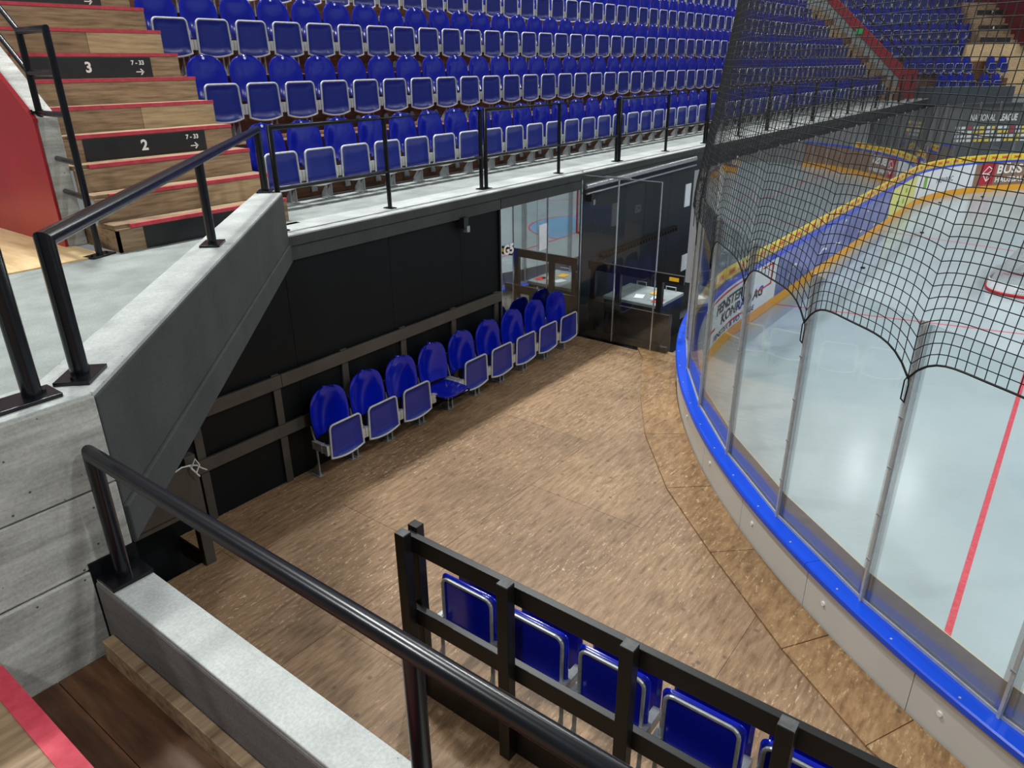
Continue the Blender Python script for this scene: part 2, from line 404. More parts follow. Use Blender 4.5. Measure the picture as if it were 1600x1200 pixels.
# diagonal beam at 45 degrees
u45 = Vector((1, 1, 0)).normalized(); n45 = Vector((-1, 1, 0)).normalized()
bA = Vector((.93, 2.51, 0)); bB = Vector((3.93, 5.52, 0))
bm_ = empty('diagonal_beam', 'dark grey painted diagonal concrete beam with pale top under the landing railing', 'beam', (.93, 2.51, 2.17), kind='structure')
def q45(a, c, n0, n1): return [tuple((p + n45*nn)[:2]) for p, nn in ((a, n0), (c, n0), (c, n1), (a, n1))]
kid(G().prism(q45(bA, bB, -.0, .24), 2.33, 2.77), 'beam_face', 'concrete_paint', bm_, bevel=.008)
kid(G().prism(q45(bA, bB, -.014, .24), 2.17, 2.328), 'beam_lower_band', 'concrete_paint', bm_, bevel=.006)
kid(G().prism(q45(bA+u45*.004, bB, .006, .235), 2.765, 2.785), 'beam_top', 'concrete_top', bm_, bevel=.003)
# landing slab and floors at ledge level
tag(G().prism([(-2.2, 2.74), (.8, 2.74), (3.75, 5.72), (3.95, 5.95), (4.4, 5.95), (4.4, 6.14), (-2.2, 6.14)], 2.18, LZ).build('floor_landing', 'concrete_floor'), 'grey concrete landing floor at the foot of the aisle stairs', 'floor', kind='structure')
pf = empty('floor_plywood', 'pale plywood floor to the left of the red wall', 'floor', (0, 7, LZ), kind='structure')
for x0, x1 in ((-2.2, -.8), (-.8, .6), (.6, 1.9), (1.9, 2.62)):
    kid(G().box(x0+.002, x1-.002, 6.145, 9.5, LZ-.1, LZ+.012), 'floor_board', 'pale_wood', pf)
# raw concrete wall under the left landing
rw = empty('wall_raw_concrete', 'board-marked raw concrete wall left of the diagonal beam', 'wall', (0, 2.5, 1.6), kind='structure')
for z0, z1, dy in ((1.6, 2.135, .0), (2.143, 2.435, .004), (2.441, 2.775, .0)):
    kid(G().box(-2.2, .925, 2.505+dy, 2.74, z0, z1), 'concrete_course', 'concrete_raw', rw, bevel=.006)
kid(G().box(-2.2, .92, 2.51, 2.745, 2.77, 2.786), 'wall_top', 'concrete_top', rw, bevel=.004)

# near parapet with inside steps
PZ = 2.10
pp = empty('wall_parapet', 'pale-topped concrete parapet under the long black handrail', 'parapet', (.84, 2.5, 0), kind='structure')
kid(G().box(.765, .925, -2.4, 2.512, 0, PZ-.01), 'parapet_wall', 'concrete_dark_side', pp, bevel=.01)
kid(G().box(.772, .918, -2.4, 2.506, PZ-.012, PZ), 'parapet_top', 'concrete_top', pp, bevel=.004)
sf = empty('floor_stairwell', 'dark stained wooden floor below the red step edge', 'floor', (.5, 1.5, 1.78), kind='structure')
for y0, y1 in ((-2.4, -1.2), (-1.2, .2), (.2, 1.35), (1.35, 2.5)):
    for x0, x1 in ((.30, .56), (.56, .765)):
        kid(G().box(x0+.0015, x1-.0015, y0+.002, y1-.002, 1.7, 1.78), 'floor_board', 'dark_wood', sf)
tag(G().box(.718, .762, -2.3, 2.46, 1.781, 1.875).build('kicker_board', 'step_wood', bevel=.004), 'rough timber board lying along the inside of the parapet', 'board')
st = empty('wooden_step', 'wooden step with a bright red edge in the bottom left corner', 'step', (.3, 1, 1.98), kind='structure')
kid(G().box(-.5, .42, -2.4, 2.5, 1.95, 1.985), 'tread', 'step_wood', st)
kid(G().box(.36, .424, -2.4, 2.47, 1.95, 1.988), 'nosing', 'red_nosing', st)
kid(G().box(.385, .405, -2.4, 2.5, 1.78, 1.95), 'riser_board', 'dark_wood', st)

# ------------------------------------------------------------------ seating terrace
NROW = 6
RISE, DEPTH = .65, .75
def treadz(k): return LZ + RISE*(k-1)
def riser_y(k): return 7.06 + DEPTH*(k-1)
te = empty('seating_terrace', 'brown wooden terrace carrying the long rows of blue seats', 'terrace', (4.4, 6.9, LZ), kind='structure')
for k in range(1, NROW+2):
    x = 4.4; j = 0
    while x < 31.8:
        x1 = min(x+2.5, 31.9)
        kid(G().box(x+.002, x1-.002, riser_y(k), riser_y(k)+.03, treadz(k), treadz(k+1)-.03), 'riser_board', 'riser_wood', te)
        kid(G().box(x+.002, x1-.002, riser_y(k)-.015, riser_y(k+1), treadz(k+1)-.03, treadz(k+1)), 'tread_board', 'riser_wood', te)
        x = x1
def stairs(name, label, x0, x1, n, plates, kind='structure'):
    sr = empty(name, label, 'stairs', (x0, 6.13, LZ), kind=kind)
    for k in range(n):
        yk, z0, z1 = 6.13+.25*k, LZ + .21667*k, LZ + .21667*(k+1)
        mid = x0 + (x1-x0)*(.55 if k % 3 == 1 else .5)
        if k % 3 == 1:
            kid(G().box(x0, mid-.002, yk, yk+.03, z0, z1-.03), 'riser_board', 'step_wood', sr)
            kid(G().box(mid+.002, x1, yk, yk+.03, z0, z1-.03), 'riser_board', 'pale_step_wood', sr)
        else:
            kid(G().box(x0, x1, yk, yk+.03, z0, z1-.03), 'riser_board', 'step_wood', sr)
        kid(G().box(x0, x1, yk+.03, yk+.30, z1-.035, z1), 'tread', 'step_wood', sr)
        kid(G().box(x0+.12, x1, yk-.010, yk+.02, z1-.028, z1+.002), 'nosing', 'red_nosing', sr)
        if k == 0: kid(G().box(x0, x0+.02, yk, yk+.9, LZ, z1-.04), 'side_board', 'step_wood', sr)
        if k in plates:
            xa, xb = (x0+.22, x1-.3) if plates[k] else (x0+.22, x1-.05)
            pl = kid(G().box(xa, xb, yk-.008, yk, z0+.004, z1-.036), 'number_plate', 'black_plate', sr)
            pl['label'] = 'black row number plate' if plates[k] else 'plain black plate on the bottom step'
            if plates[k]:
                zc = (z0+z1)/2-.016; fy = yk-.009
                def on(cx, cz): return lambda a, c, d: (cx+a, fy-d, cz+c)
                text_on(plates[k], .125, on(3.49, zc), 'print_white', 'row_number', pl, .004)
                text_on('7 - 33', .055, on(3.965, zc+.04), 'print_white', 'seat_range', pl, .0016)
                ar = G().box(3.935, 4.01, fy-.002, fy, zc-.045, zc-.036)
                ar.prism([(4.016, zc-.0405), (3.985, zc-.010), (3.977, zc-.018), (4.0, zc-.0405), (3.977, zc-.063), (3.985, zc-.071)], fy-.002, fy, axis='Y')
                kid(ar, 'arrow', 'print_white', pl)
    return sr
stairs('aisle_stairs', 'wooden aisle stairs with red edges and black row number plates', 2.74, 4.4, 13, {0: '', 3: '2', 6: '3', 9: '4'})
# red panel wall and concrete cheek beside the stairs
slope = (3.724-3.424)/(7.113-6.69)
def cheekpoly(y0, z0, y1): return [(y0, LZ), (y0, z0), (y1, z0+slope*(y1-y0)), (y1, LZ)]
tag(G().prism(cheekpoly(6.69, 3.435, 10), 2.575, 2.735, axis='X').build('wall_stair_cheek', 'concrete_raw', bevel=.008), 'sloping concrete cheek wall beside the aisle stairs', 'wall', kind='structure')
rd = empty('wall_red', 'glossy red panelled wall at the left edge', 'wall', (2.55, 6.69, LZ), kind='structure')
kid(G().prism(cheekpoly(6.685, 3.415, 10), 2.55, 2.57, axis='X'), 'wall_panel', 'red_paint', rd)
kid(G().prism([(6.68, 3.40), (6.68, 3.43), (10, 3.43+slope*3.32), (10, 3.40+slope*3.32)], 2.545, 2.58, axis='X'), 'edge_trim', 'red_paint', rd)

# ------------------------------------------------------------------ seats
def shell(w, z0, z1, y0, tilt, depth, thick, flat_to=.5, nu=10, nv=12, top_round=2.7, bow=0.0):
    g = G(); fr = []; bk = []
    for j in range(nv+1):
        v = 1-(1-j/nv)**1.5
        hw = w if v < flat_to else w*max(.0, 1-((v-flat_to)/(1-flat_to))**top_round)**(1/top_round)
        hw = max(hw, w*.12); hw *= (.9 + .1*min(1, v/.3))
        for i in range(nu+1):
            u = -1+2*i/nu
            u2 = math.copysign(abs(u)**.8, u)
            edge = (i in (0, nu)) or (j in (nv,))
            yy = y0 + tilt*v + depth*(1-u2*u2)*(.4+.6*math.sin(PI*min(1, v+.15))) + (.014 if edge else 0)
            z = z0 + (z1-z0)*v - bow*(1-u2*u2)*(1-v)
            fr.append((u2*hw, yy, z)); bk.append((u2*hw*.985, yy+thick, z))
    n = nu+1
    f = [(j*n+i, j*n+i+1, (j+1)*n+i+1, (j+1)*n+i) for j in range(nv) for i in range(nu)]
    N = len(fr)
    fb = [tuple(N+q for q in a[::-1]) for a in f]
    rim = [i for i in range(n)] + [j*n+nu for j in range(1, nv+1)] + [nv*n+i for i in range(nu-1, -1, -1)] + [j*n for j in range(nv-1, 0, -1)]
    fs = [(rim[i], N+rim[i], N+rim[(i+1) % len(rim)], rim[(i+1) % len(rim)]) for i in range(len(rim))]
    return g.add(fr+bk, f+fb+fs)
def framepts(wt, wb, z0, z1, y, rc=.045, bow=.035, lean=0.0):
    p = []
    for i in range(9):
        t = -1+2*i/8; p.append((wb*t, y - .0, z0 - bow*(1-t*t)))
    def corner(sx):
        q = []
        for a in range(5):
            th = a/4*PI/2
            q.append((sx*(wt-rc+rc*math.cos(th)), y+lean, z1-rc+rc*math.sin(th)))
        return q
    r = corner(1); l = corner(-1)[::-1]
    return p + r + l
def bowl(wt, wb, z0, z1, y, bow=.035):          # underside of the tipped-up seat: a dished panel
    g = G(); nu, nv = 8, 8; n = nu+1; fr = []; bk = []
    for j in range(nv+1):
        v = j/nv; w = wb+(wt-wb)*v
        if v > .9: w *= .93
        for i in range(n):
            u = -1+2*i/nu
            ed = i in (0, nu) or j in (0, nv)
            z = z0+(z1-z0)*v - bow*(1-u*u)*(1-v)
            dish = 0 if ed else .028
            fr.append((u*w, y+dish, z)); bk.append((u*w, y+.045+ (0 if ed else .01), z))
    f = [(j*n+i, j*n+i+1, (j+1)*n+i+1, (j+1)*n+i) for j in range(nv) for i in range(nu)]; N = len(fr)
    rim = [i for i in range(n)] + [j*n+nu for j in range(1, nv+1)] + [nv*n+i for i in range(nu-1, -1, -1)] + [j*n for j in range(nv-1, 0, -1)]
    fs = [(rim[i], N+rim[i], N+rim[(i+1) % len(rim)], rim[(i+1) % len(rim)]) for i in range(len(rim))]
    return g.add(fr+bk, f+[tuple(N+q for q in a[::-1]) for a in f]+fs)
def seat_parts(dz, down=False, lo=False, foot=False):
    """list of (name, G, material, smooth); seat faces -Y, legs at y = 0"""
    P = []
    P.append(('backrest', shell(.232, .43+dz, .90+dz, -.03, .045, .085, .014, .42, *( (6, 7) if lo else (10, 12))), 'seat_blue'))
    if not down:
        P.append(('seat_panel', bowl(.186, .198, .275+dz, .602+dz, -.215), 'panel_blue'))
        P.append(('panel_frame', G().tube(framepts(.195, .208, .27+dz, .615+dz, -.215), .0105, 5 if lo else 8, closed=True), 'frame_grey'))
    else:
        g = shell(.2, 0, .40, 0, 0, .02, .02, .8)
        g.v = [(x, .02-(z), .37+y_*.9) for x, y_, z in g.v]
        P.append(('seat_panel', g, 'seat_blue'))
        g = G().tube(framepts(.2, .2, 0, .40, 0, bow=0), .0105, 8, closed=True)
        g.v = [(x, .02-z, .362) for x, y_, z in g.v]
        P.append(('panel_frame', g, 'frame_grey'))
    for sx in (-1, 1):
        a, c = sorted((sx*.2, sx*.242))
        P.append(('hinge_bracket', G().box(a, c, -.2, .03, .315+dz, .40+dz).box(a-.004, c+.004, -.205, -.17, .305+dz, .41+dz).box(a-.004, c+.004, -.12, -.10, .31+dz, .405+dz), 'frame_grey'))
    for sx in (-1, 1):
        x = sx*.215
        g = G().tube([(x, 0, .0), (x, 0, .36+dz), (x, .05, .55+dz)], .011, 5 if lo else 8)
        g.prism([(.0, 0), (.13, 0), (.0, .16)], x-.003, x+.003, axis='X')
        g.box(x-.03, x+.03, -.02, .13, 0, .006)
        P.append(('leg', g, 'galvanised'))
    if dz < 0:
        P.append(('number_disc', G().disc((0, .045, .868+dz), (0, -1, .15), .014, .006, 10), 'sticker_white'))
        P.append(('riser_bracket', G().disc((.18, .175, .10), (0, 1, 0), .04, .02, 10).box(.14, .22, .17, .19, .06, .10), 'galvanised'))
    return P
def proto(dz, down=False, fn=seat_parts):
    return [(n, g.mesh(n, mt_, smooth=n in ('backrest', 'seat_panel', 'panel_frame', 'leg')), mt_) for n, g, mt_ in fn(dz, down)]
def place(parts, name, label, cat, loc, rz, group):
    r = empty(name, label, cat, loc, group); r.rotation_euler = (0, 0, rz)
    last = {}
    for n, me, _ in parts:
        last[n] = link(n, me, last['backrest'] if n == 'number_disc' else r)
    return r
PROTO_WALL = proto(0.0); PROTO_DOWN = proto(0.0, True); PROTO_ROW = proto(-.045)
g = G(); mats = ['seat_blue', 'panel_blue', 'frame_grey', 'galvanised', 'sticker_white']
for n, q, mt_ in seat_parts(-.045, lo=True): g.add(q.v, q.f, mats.index(mt_))
SEAT_LO = g.mesh('folding_seat', mats, True)

# nine seats along the black wall
names9 = ['nearest the diagonal beam', None, None, None, None, None, None, None, 'against the glass corner']
for i in range(9):
    if i == 3: lab = 'blue seat folded down, fourth from the diagonal beam along the black wall'
    elif i == 0: lab = 'blue tip-up seat at the diagonal-beam end of the black wall row'
    elif i == 8: lab = 'blue tip-up seat at the glass-corner end of the black wall row'
    else: lab = 'blue tip-up seat, %s from the diagonal beam along the black wall' % ordw(i+1)
    place(PROTO_DOWN if i == 3 else PROTO_WALL, 'folding_seat', lab, 'seat', (4.075+.5*i, 5.415, .002), 0, 'tip-up seats along the black wall')
# terrace rows
ROWN = ['', 'front', 'second', 'third', 'fourth', 'fifth', 'sixth']
cnt = 0
for k in range(1, NROW+1):
    yy = 6.65+.215+DEPTH*(k-1); zz = treadz(k)+.001
    x0 = 4.695 + (.08 if k == 1 else 0) - .02*(k-2 if k > 2 else 0)
    for i in range(54):
        x = x0 + .5*i
        if x > 31.5: break
        px, py, dpt = proj((x, yy-.2, zz+.2))
        if py < -8 or px < -40: continue
        lab = 'blue tip-up stand seat, %s from the numbered stairs in the %s row' % (ordw(i+1), ROWN[k])
        cnt += 1
        if x < 15.5:
            place(PROTO_ROW, 'folding_seat', lab, 'seat', (x, yy, zz), 0, 'seats in the long stand rows')
        else:
            o = link('folding_seat', SEAT_LO); o.location = (x, yy, zz)
            tag(o, lab, 'seat', 'seats in the long stand rows')

# ------------------------------------------------------------------ low seats behind the black fence
def low_parts(dz=0, down=False):
    P = []
    def rr(w, z0, z1, rc):
        out = []
        for cx_, cz_, a0 in ((w-rc, z1-rc, 0), (-w+rc, z1-rc, 90), (-w+rc, z0+rc, 180), (w-rc, z0+rc, 270)):
            for q in range(6):
                th = math.radians(a0+18*q); out.append((cx_+rc*math.cos(th), cz_+rc*math.sin(th)))
        return out
    def slab(w, z0, z1, rc, y0, th, rnd, bow):
        rings = []
        for f_, yy in ((.75, y0+.004), (1-rnd/w*.9, y0), (1, y0+rnd), (1, y0+th-rnd), (1-rnd/w*.9, y0+th), (.75, y0+th)):
            zc = (z0+z1)/2
            rings.append([(x*f_, yy+bow*(x*f_/w)**2, zc+(z-zc)*f_) for x, z in rr(w, z0, z1, rc)])
        return G().loft(rings)
    P.append(('backrest', slab(.232, .325, .735, .05, -.02, .03, .012, -.012), 'seat_blue'))
    P.append(('back_frame', G().tube(framepts(.205, .205, .35, .712, .012, rc=.05, bow=0, lean=.0), .012, 8, closed=True), 'galvanised'))
    P.append(('seat_panel', slab(.23, .30, .742, .075, -.215, .055, .022, .01), 'seat_blue'))
    for sx in (-1, 1):
        a, c = sorted((sx*.2, sx*.25))
        P.append(('hinge_bracket', G().box(a, c, -.15, .06, .32, .40), 'galvanised'))
    for sx in (-1, 1):
        x = sx*.22
        g = G().tube([(x, .03, .0), (x, .024, .36), (x*.95, .016, .40)], .014, 8)
        g.prism([(.03, 0), (.13, 0), (.03, .16)], x-.003, x+.003, axis='X')
        P.append(('leg', g, 'galvanised'))
    return P
PROTO_LOW = proto(0, False, low_parts)
for i in range(5):
    lab = ['blue low seat at the free end of the black fence', 'blue low seat, second along the black fence', 'blue low seat, third along the black fence',
           'blue low seat, fourth along the black fence', 'blue low seat at the bottom edge, fifth along the black fence'][i]
    place(PROTO_LOW, 'folding_seat', lab, 'seat', (2.79, 2.52-.535*i, .002), PI/2, 'low seats along the black fence')

# ------------------------------------------------------------------ black timber fence in front
fe = empty('timber_fence', 'black timber fence with square posts in the foreground', 'fence', (2.46, 2.7, 0))
kid(G().box(2.47, 2.515, -1.2, 2.72, 1.125, 1.245), 'top_rail', 'black_timber', fe, bevel=.004)
kid(G().box(2.47, 2.515, -1.2, 2.72, .575, .70), 'middle_rail', 'black_timber', fe, bevel=.004)
kid(G().box(2.47, 2.50, -1.2, 2.70, .0, .37), 'kick_board', 'black_timber', fe, bevel=.003)
for i, y in enumerate((2.70, 1.935, 1.19, .445, -.3, -1.05)):
    po = kid(G().box(2.40, 2.468, y-.045, y+.03, 0, 1.275), 'post', 'black_timber', fe, bevel=.004)
    kid(G().box(2.402, 2.466, y-.043, y+.028, 1.2755, 1.280), 'post_cap', 'worn_edge', po)
kid(G().box(2.517, 2.58, 2.66, 2.735, 0, 1.275), 'post', 'black_timber', fe, bevel=.004)

# grey timber frame fixed in front of the black wall
wf = empty('timber_wall_frame', 'brown-grey timber guard frame along the black wall behind the seats', 'fence', (3.6, 5.52, 0))
for x0, x1 in ((2.2, 3.66), (3.664, 7.02)):
    kid(G().box(x0, x1, 5.54, 5.572, 1.02, 1.145), 'top_rail', 'grey_timber', wf, bevel=.003)
kid(G().box(2.2, 7.02, 5.54, 5.572, .52, .64), 'middle_rail', 'grey_timber', wf, bevel=.003)
for x in (2.78, 3.62, 4.45, 5.29, 6.13, 6.95):
    kid(G().box(x-.04, x+.04, 5.574, 5.599, 0, 1.15), 'post', 'grey_timber', wf, bevel=.003)
# timber bits in the dark corner below the beam
tc = empty('corner_barrier', 'grey timber barrier lashed with white cord in the dark corner under the beam', 'barrier', (2.4, 5.05, 0))
kid(G().box(2.36, 2.45, 5.02, 5.10, 0, 1.02), 'post', 'grey_timber', tc, bevel=.004)
kid(G().box(1.0, 2.36, 5.03, 5.07, .52, .66), 'rail', 'grey_timber', tc, bevel=.004)
kid(G().box(1.55, 2.35, 4.98, 5.02, .60, .96), 'board', 'grey_timber', tc, bevel=.004)
kid(G().box(1.95, 2.3, 5.2, 5.24, .85, 1.18), 'board', 'grey_timber', tc, bevel=.004)
rp = tag(G().tube([(2.05, 4.97, 1.12), (2.1, 4.96, 1.0), (2.16, 4.97, .95), (2.3, 4.96, .99), (2.38, 4.97, .97), (2.44, 5.0, .93), (2.5, 5.05, .86), (2.56, 5.1, .80)], .006, 6)
         .tube([(2.36, 4.97, .98), (2.40, 4.95, .9), (2.44, 4.96, .95), (2.41, 4.95, 1.02), (2.37, 4.96, .95), (2.42, 4.95, .86)], .006, 6).build('rope', 'rope_white', smooth=True),
         'thin white cord knotted round the corner post under the beam', 'rope')

# ------------------------------------------------------------------ handrails
RZ = 3.28
def plate(cx, cy, z, wx, wy, rot=0.0):
    p = [(-wx, -wy), (wx, -wy), (wx, wy), (-wx, wy)]
    return [(cx+a*math.cos(rot)-c*math.sin(rot), cy+a*math.sin(rot)+c*math.cos(rot)) for a, c in p]
def post_plate(parent, x, y, z, wx=.085, wy=.06, rot=0.0):
    pl = kid(G().prism(plate(x, y, z, wx, wy, rot), z, z+.014), 'base_plate', 'black_paint', parent, bevel=.002)
    for a in (-1, 1):
        bx, by = x+a*wx*.66*math.cos(rot), y+a*wx*.66*math.sin(rot)
        kid(G().disc((bx, by, z+.014), (0, 0, 1), .011, .01, 6), 'bolt', 'black_paint', pl)
lr = empty('landing_handrail', 'round black handrail along the diagonal beam of the landing', 'handrail', (.95, 2.66, 2.785))
A = Vector((.965, 2.685, 0)); Bv = Vector((3.87, 5.68, 0))
kid(G().tube([(A.x, A.y, 2.785), (A.x, A.y, RZ), (Bv.x, Bv.y, RZ+.02), (Bv.x, Bv.y, 2.785)], .031, 14), 'rail', 'black_paint', lr, True)
mp = A.lerp(Bv, .505)
kid(G().tube([(mp.x, mp.y, 2.785), (mp.x, mp.y, RZ)], .027, 12), 'post', 'black_paint', lr, True)
for p in (A, mp, Bv): post_plate(lr, p.x, p.y, 2.786, .085, .06, PI/4)
lp = empty('short_rail', 'round black rail running out of the left edge on the raw concrete wall', 'handrail', (.78, 2.62, 2.785))
kid(G().tube([(.78, 2.615, 2.785), (.78, 2.615, RZ), (-2.0, 2.615, RZ)], .031, 14), 'rail', 'black_paint', lp, True)
post_plate(lp, .74, 2.615, 2.787, .11, .06, 0)
nr = empty('parapet_handrail', 'long round black handrail above the near concrete parapet', 'handrail', (.84, 2.46, PZ))
kid(G().tube([(.84, 2.43, PZ), (.84, 2.43, 2.61), (.84, -2.2, 2.63), (.84, -2.2, PZ)], .0265, 16), 'rail', 'black_paint', nr, True)
for y in (.93, -.6): 
    kid(G().tube([(.84, y, PZ), (.84, y, 2.61)], .025, 14), 'post', 'black_paint', nr, True); post_plate(nr, .84, y, PZ+.001, .06, .085)
pl = kid(G().prism(plate(.845, 2.43, 0, .075, .06), PZ+.001, PZ+.016), 'base_plate', 'black_paint', nr, bevel=.002)
# stair newel frame
nw = empty('stair_railing', 'square-topped black stair railing beside the red wall', 'handrail', (2.59, 6.18, LZ))
T = .022
kid(G().tube([(2.59, 6.18, LZ), (2.59, 6.18, 4.055), (2.62, 6.72, 4.055), (2.62, 6.72, 3.44)], T+.004, 12), 'frame', 'black_paint', nw, True)
for z in (3.76, 3.47): kid(G().tube([(2.59, 6.18, z), (2.62, 6.72, z)], T, 10), 'bar', 'black_paint', nw, True)
for z in (3.12, 2.86, 2.62): kid(G().tube([(2.59, 6.18, z), (2.66, 6.70, z)], T, 10), 'stub', 'black_paint', nw, True)
for z in (4.055, 3.76): kid(G().tube([(2.62, 6.72, z), (2.62, 9.9, z+slope*3.18)], T, 10), 'slope_bar', 'black_paint', nw, True)
post_plate(nw, 2.59, 6.18, LZ+.001, .11, .06, .3); post_plate(nw, 2.62, 6.76, 3.47, .06, .05, 0)
# ledge railing sections
bounds = [4.02, 7.0, 10.24, 13.5, 16.75, 20.0, 23.25, 26.5, 29.75, 33.0]
for i in range(len(bounds)-1):
    x0, x1 = bounds[i]+.045, bounds[i+1]-.045
    o = empty('ledge_railing', 'black ledge railing section, %s from the landing' % ordw(i+1), 'railing', (x0, 5.78, LZ), 'railing sections on the ledge')
    rz = 3.30
    kid(G().tube([(x0, 5.78, LZ), (x0, 5.78, rz), (x1, 5.78, rz), (x1, 5.78, LZ)],   .025, 10), 'frame', 'black_paint', o, True)
    xm = (x0+x1)/2 if i else 5.43
    kid(G().tube([(xm, 5.78, LZ), (xm, 5.78, rz)], .023, 10), 'post', 'black_paint', o, True)
    kid(G().tube([(x0, 5.78, 2.775), (x1, 5.78, 2.775)], .02, 10), 'lower_bar', 'black_paint', o, True)
    for x in (x0, xm, x1):
        kid(G().box(x-.04, x+.04, 5.72, 5.84, LZ, LZ+.01), 'base_plate', 'black_paint', o)

# ------------------------------------------------------------------ glass corner G5
gw = empty('wall_glass_screen', 'reflective glass pane in front of the black wall marked G5', 'glass screen', (7.05, 5.5, 0))
for x0, x1 in ((7.05, 7.82), (7.825, 8.86)):
    kid(G().box(x0, x1, 5.565, 5.577, .02, 2.345), 'glass_pane', 'mirror_glass', gw)
kid(G().box(7.045, 7.055, 5.56, 5.58, .02, 2.345), 'edge_trim', 'aluminium', gw)
text_on('G5', .17, lambda a, c, d: (7.20+a, 5.562-d, 1.64+c), 'sticker_white', 'lettering', gw, .006)
kid(G().box(7.86, 8.03, 5.556, 5.564, 1.5, 1.84), 'notice', 'paper_white', gw)
for x in (7.14, 7.83, 8.82):
    for z in (.3, 1.0): kid(G().disc((x, 5.565, z), (0, -1, 0), .014, .006, 8), 'bolt', 'aluminium', gw)
gg = empty('gate_glass_screen', 'clear glass gate panels closing off the end of the platform', 'glass screen', (8.9, 5.0, 0))
for y0, y1 in ((4.985, 5.555), (4.345, 4.975)):
    kid(G().box(8.895, 8.907, y0, y1, .03, 2.36), 'glass_pane', 'glass', gg)
kid(G().box(8.895, 8.907, 4.05, 4.34, .03, .62), 'glass_pane', 'glass', gg)
for y in (4.98, 4.342): kid(G().box(8.889, 8.913, y-.006, y+.006, .03, 2.365), 'edge_trim', 'aluminium', gg)
kid(G().box(8.885, 8.91, 5.558, 5.575, .02, 2.42), 'corner_trim', 'aluminium', gg)
kid(G().box(8.89, 8.912, 4.345, 5.555, 2.36, 2.368), 'edge_trim', 'aluminium', gg)
kid(G().box(8.885, 8.915, 4.8, 5.2, 2.355, 2.38), 'clip', 'aluminium', gg)
gf = empty('gate_fence', 'black timber rail fence behind the clear glass gate', 'fence', (9.0, 5.0, 0))
kid(G().box(8.96, 9.0, 3.95, 5.46, 1.03, 1.155), 'top_rail', 'black_timber', gf, bevel=.003)
kid(G().box(8.96, 9.0, 4.12, 5.46, .44, .57), 'middle_rail', 'black_timber', gf, bevel=.003)
kid(G().box(8.93, 9.0, 4.12, 5.46, .0, .10), 'bottom_rail', 'black_timber', gf, bevel=.003)
for y in (5.40, 4.98, 4.32):
    kid(G().box(9.0, 9.07, y-.04, y+.04, -.05, 1.03), 'post', 'black_timber', gf, bevel=.003)
kid(G().box(8.95, 8.957, 4.02, 4.16, 1.07, 1.12), 'tape', 'tape_yellow', gf)
cr = empty('grey_crate', 'grey crate with papers on top behind the glass gate', 'crate', (9.7, 4.75, 0))
kid(G().box(9.2, 10.0, 4.42, 5.3, -.05, .55), 'body', 'charcoal_wall', cr, bevel=.01)
kid(G().box(9.18, 10.02, 4.40, 5.32, .551, .60), 'lid', 'crate_grey', cr, bevel=.008)
for y in (4.6, 5.1): kid(G().tube([(9.99, y-.08, .60), (9.99, y-.08, .66), (9.99, y+.08, .66), (9.99, y+.08, .60)], .008, 6), 'handle', 'galvanised', cr)
for x, y, a, mt_ in ((9.5, 4.6, .2, 'paper_white'), (9.45, 4.85, .3, 'paper_white'), (9.75, 4.72, -.1, 'tape_yellow'), (9.4, 4.52, .1, 'logo_red')):
    tag(G().prism(plate(x, y, 0, .10, .07, a), .603, .606).build('paper_sheet', mt_), {.2: 'white paper sheet lying on the grey crate, nearer the rink', .3: 'white paper sheet lying on the grey crate, nearer the back wall', -.1: 'small yellow card lying on the grey crate', .1: 'small red card lying on the grey crate'}[a], 'paper')
# fittings on the far wall
tag(G().tube([(8.95, 5.55, 2.20), (12.6, 5.55, 2.23)], .045, 12).tube([(8.95, 5.52, 2.10), (12.6, 5.52, 2.12)], .014, 8).build('sliding_rail', 'aluminium', smooth=True), 'shiny metal sliding rail under the ledge behind the glass', 'rail')
g = G().box(9.5, 12.1, 5.55, 5.60, 1.08, 1.13)
for i in range(26): g.box(9.52+.1*i, 9.58+.1*i, 5.53, 5.56, 1.05, 1.10)
tag(g.build('hook_strip', 'void_black'), 'long black hook strip on the dark wall behind the glass', 'rack')
tag(G().box(12.40, 12.62, 5.585, 5.599, 1.40, 1.80).build('notice_sheet', 'paper_white'), 'white notice beside the dark doorway', 'notice')
tag(G().box(12.5, 12.72, 5.585, 5.599, .2, .5).build('vent_sheet', 'paper_white'), 'pale vent plate low beside the dark doorway', 'vent')
def fit(x, z, name, label):
    o = empty(name, label, 'camera', (x, 5.6, z))
    kid(G().box(x-.04, x+.04, 5.50, 5.6, z-.02, z+.1), 'mount', 'black_plate', o)
    kid(G().box(x-.0, x+.05, 5.49, 5.55, z-.07, z+.0), 'body', 'galvanised', o)
fit(9.1, 2.0, 'wall_sensor', 'small white and black sensor on the wall behind the glass gate')
fit(6.33, 2.09, 'wall_sensor', 'small sensor on the black wall just under the ledge')

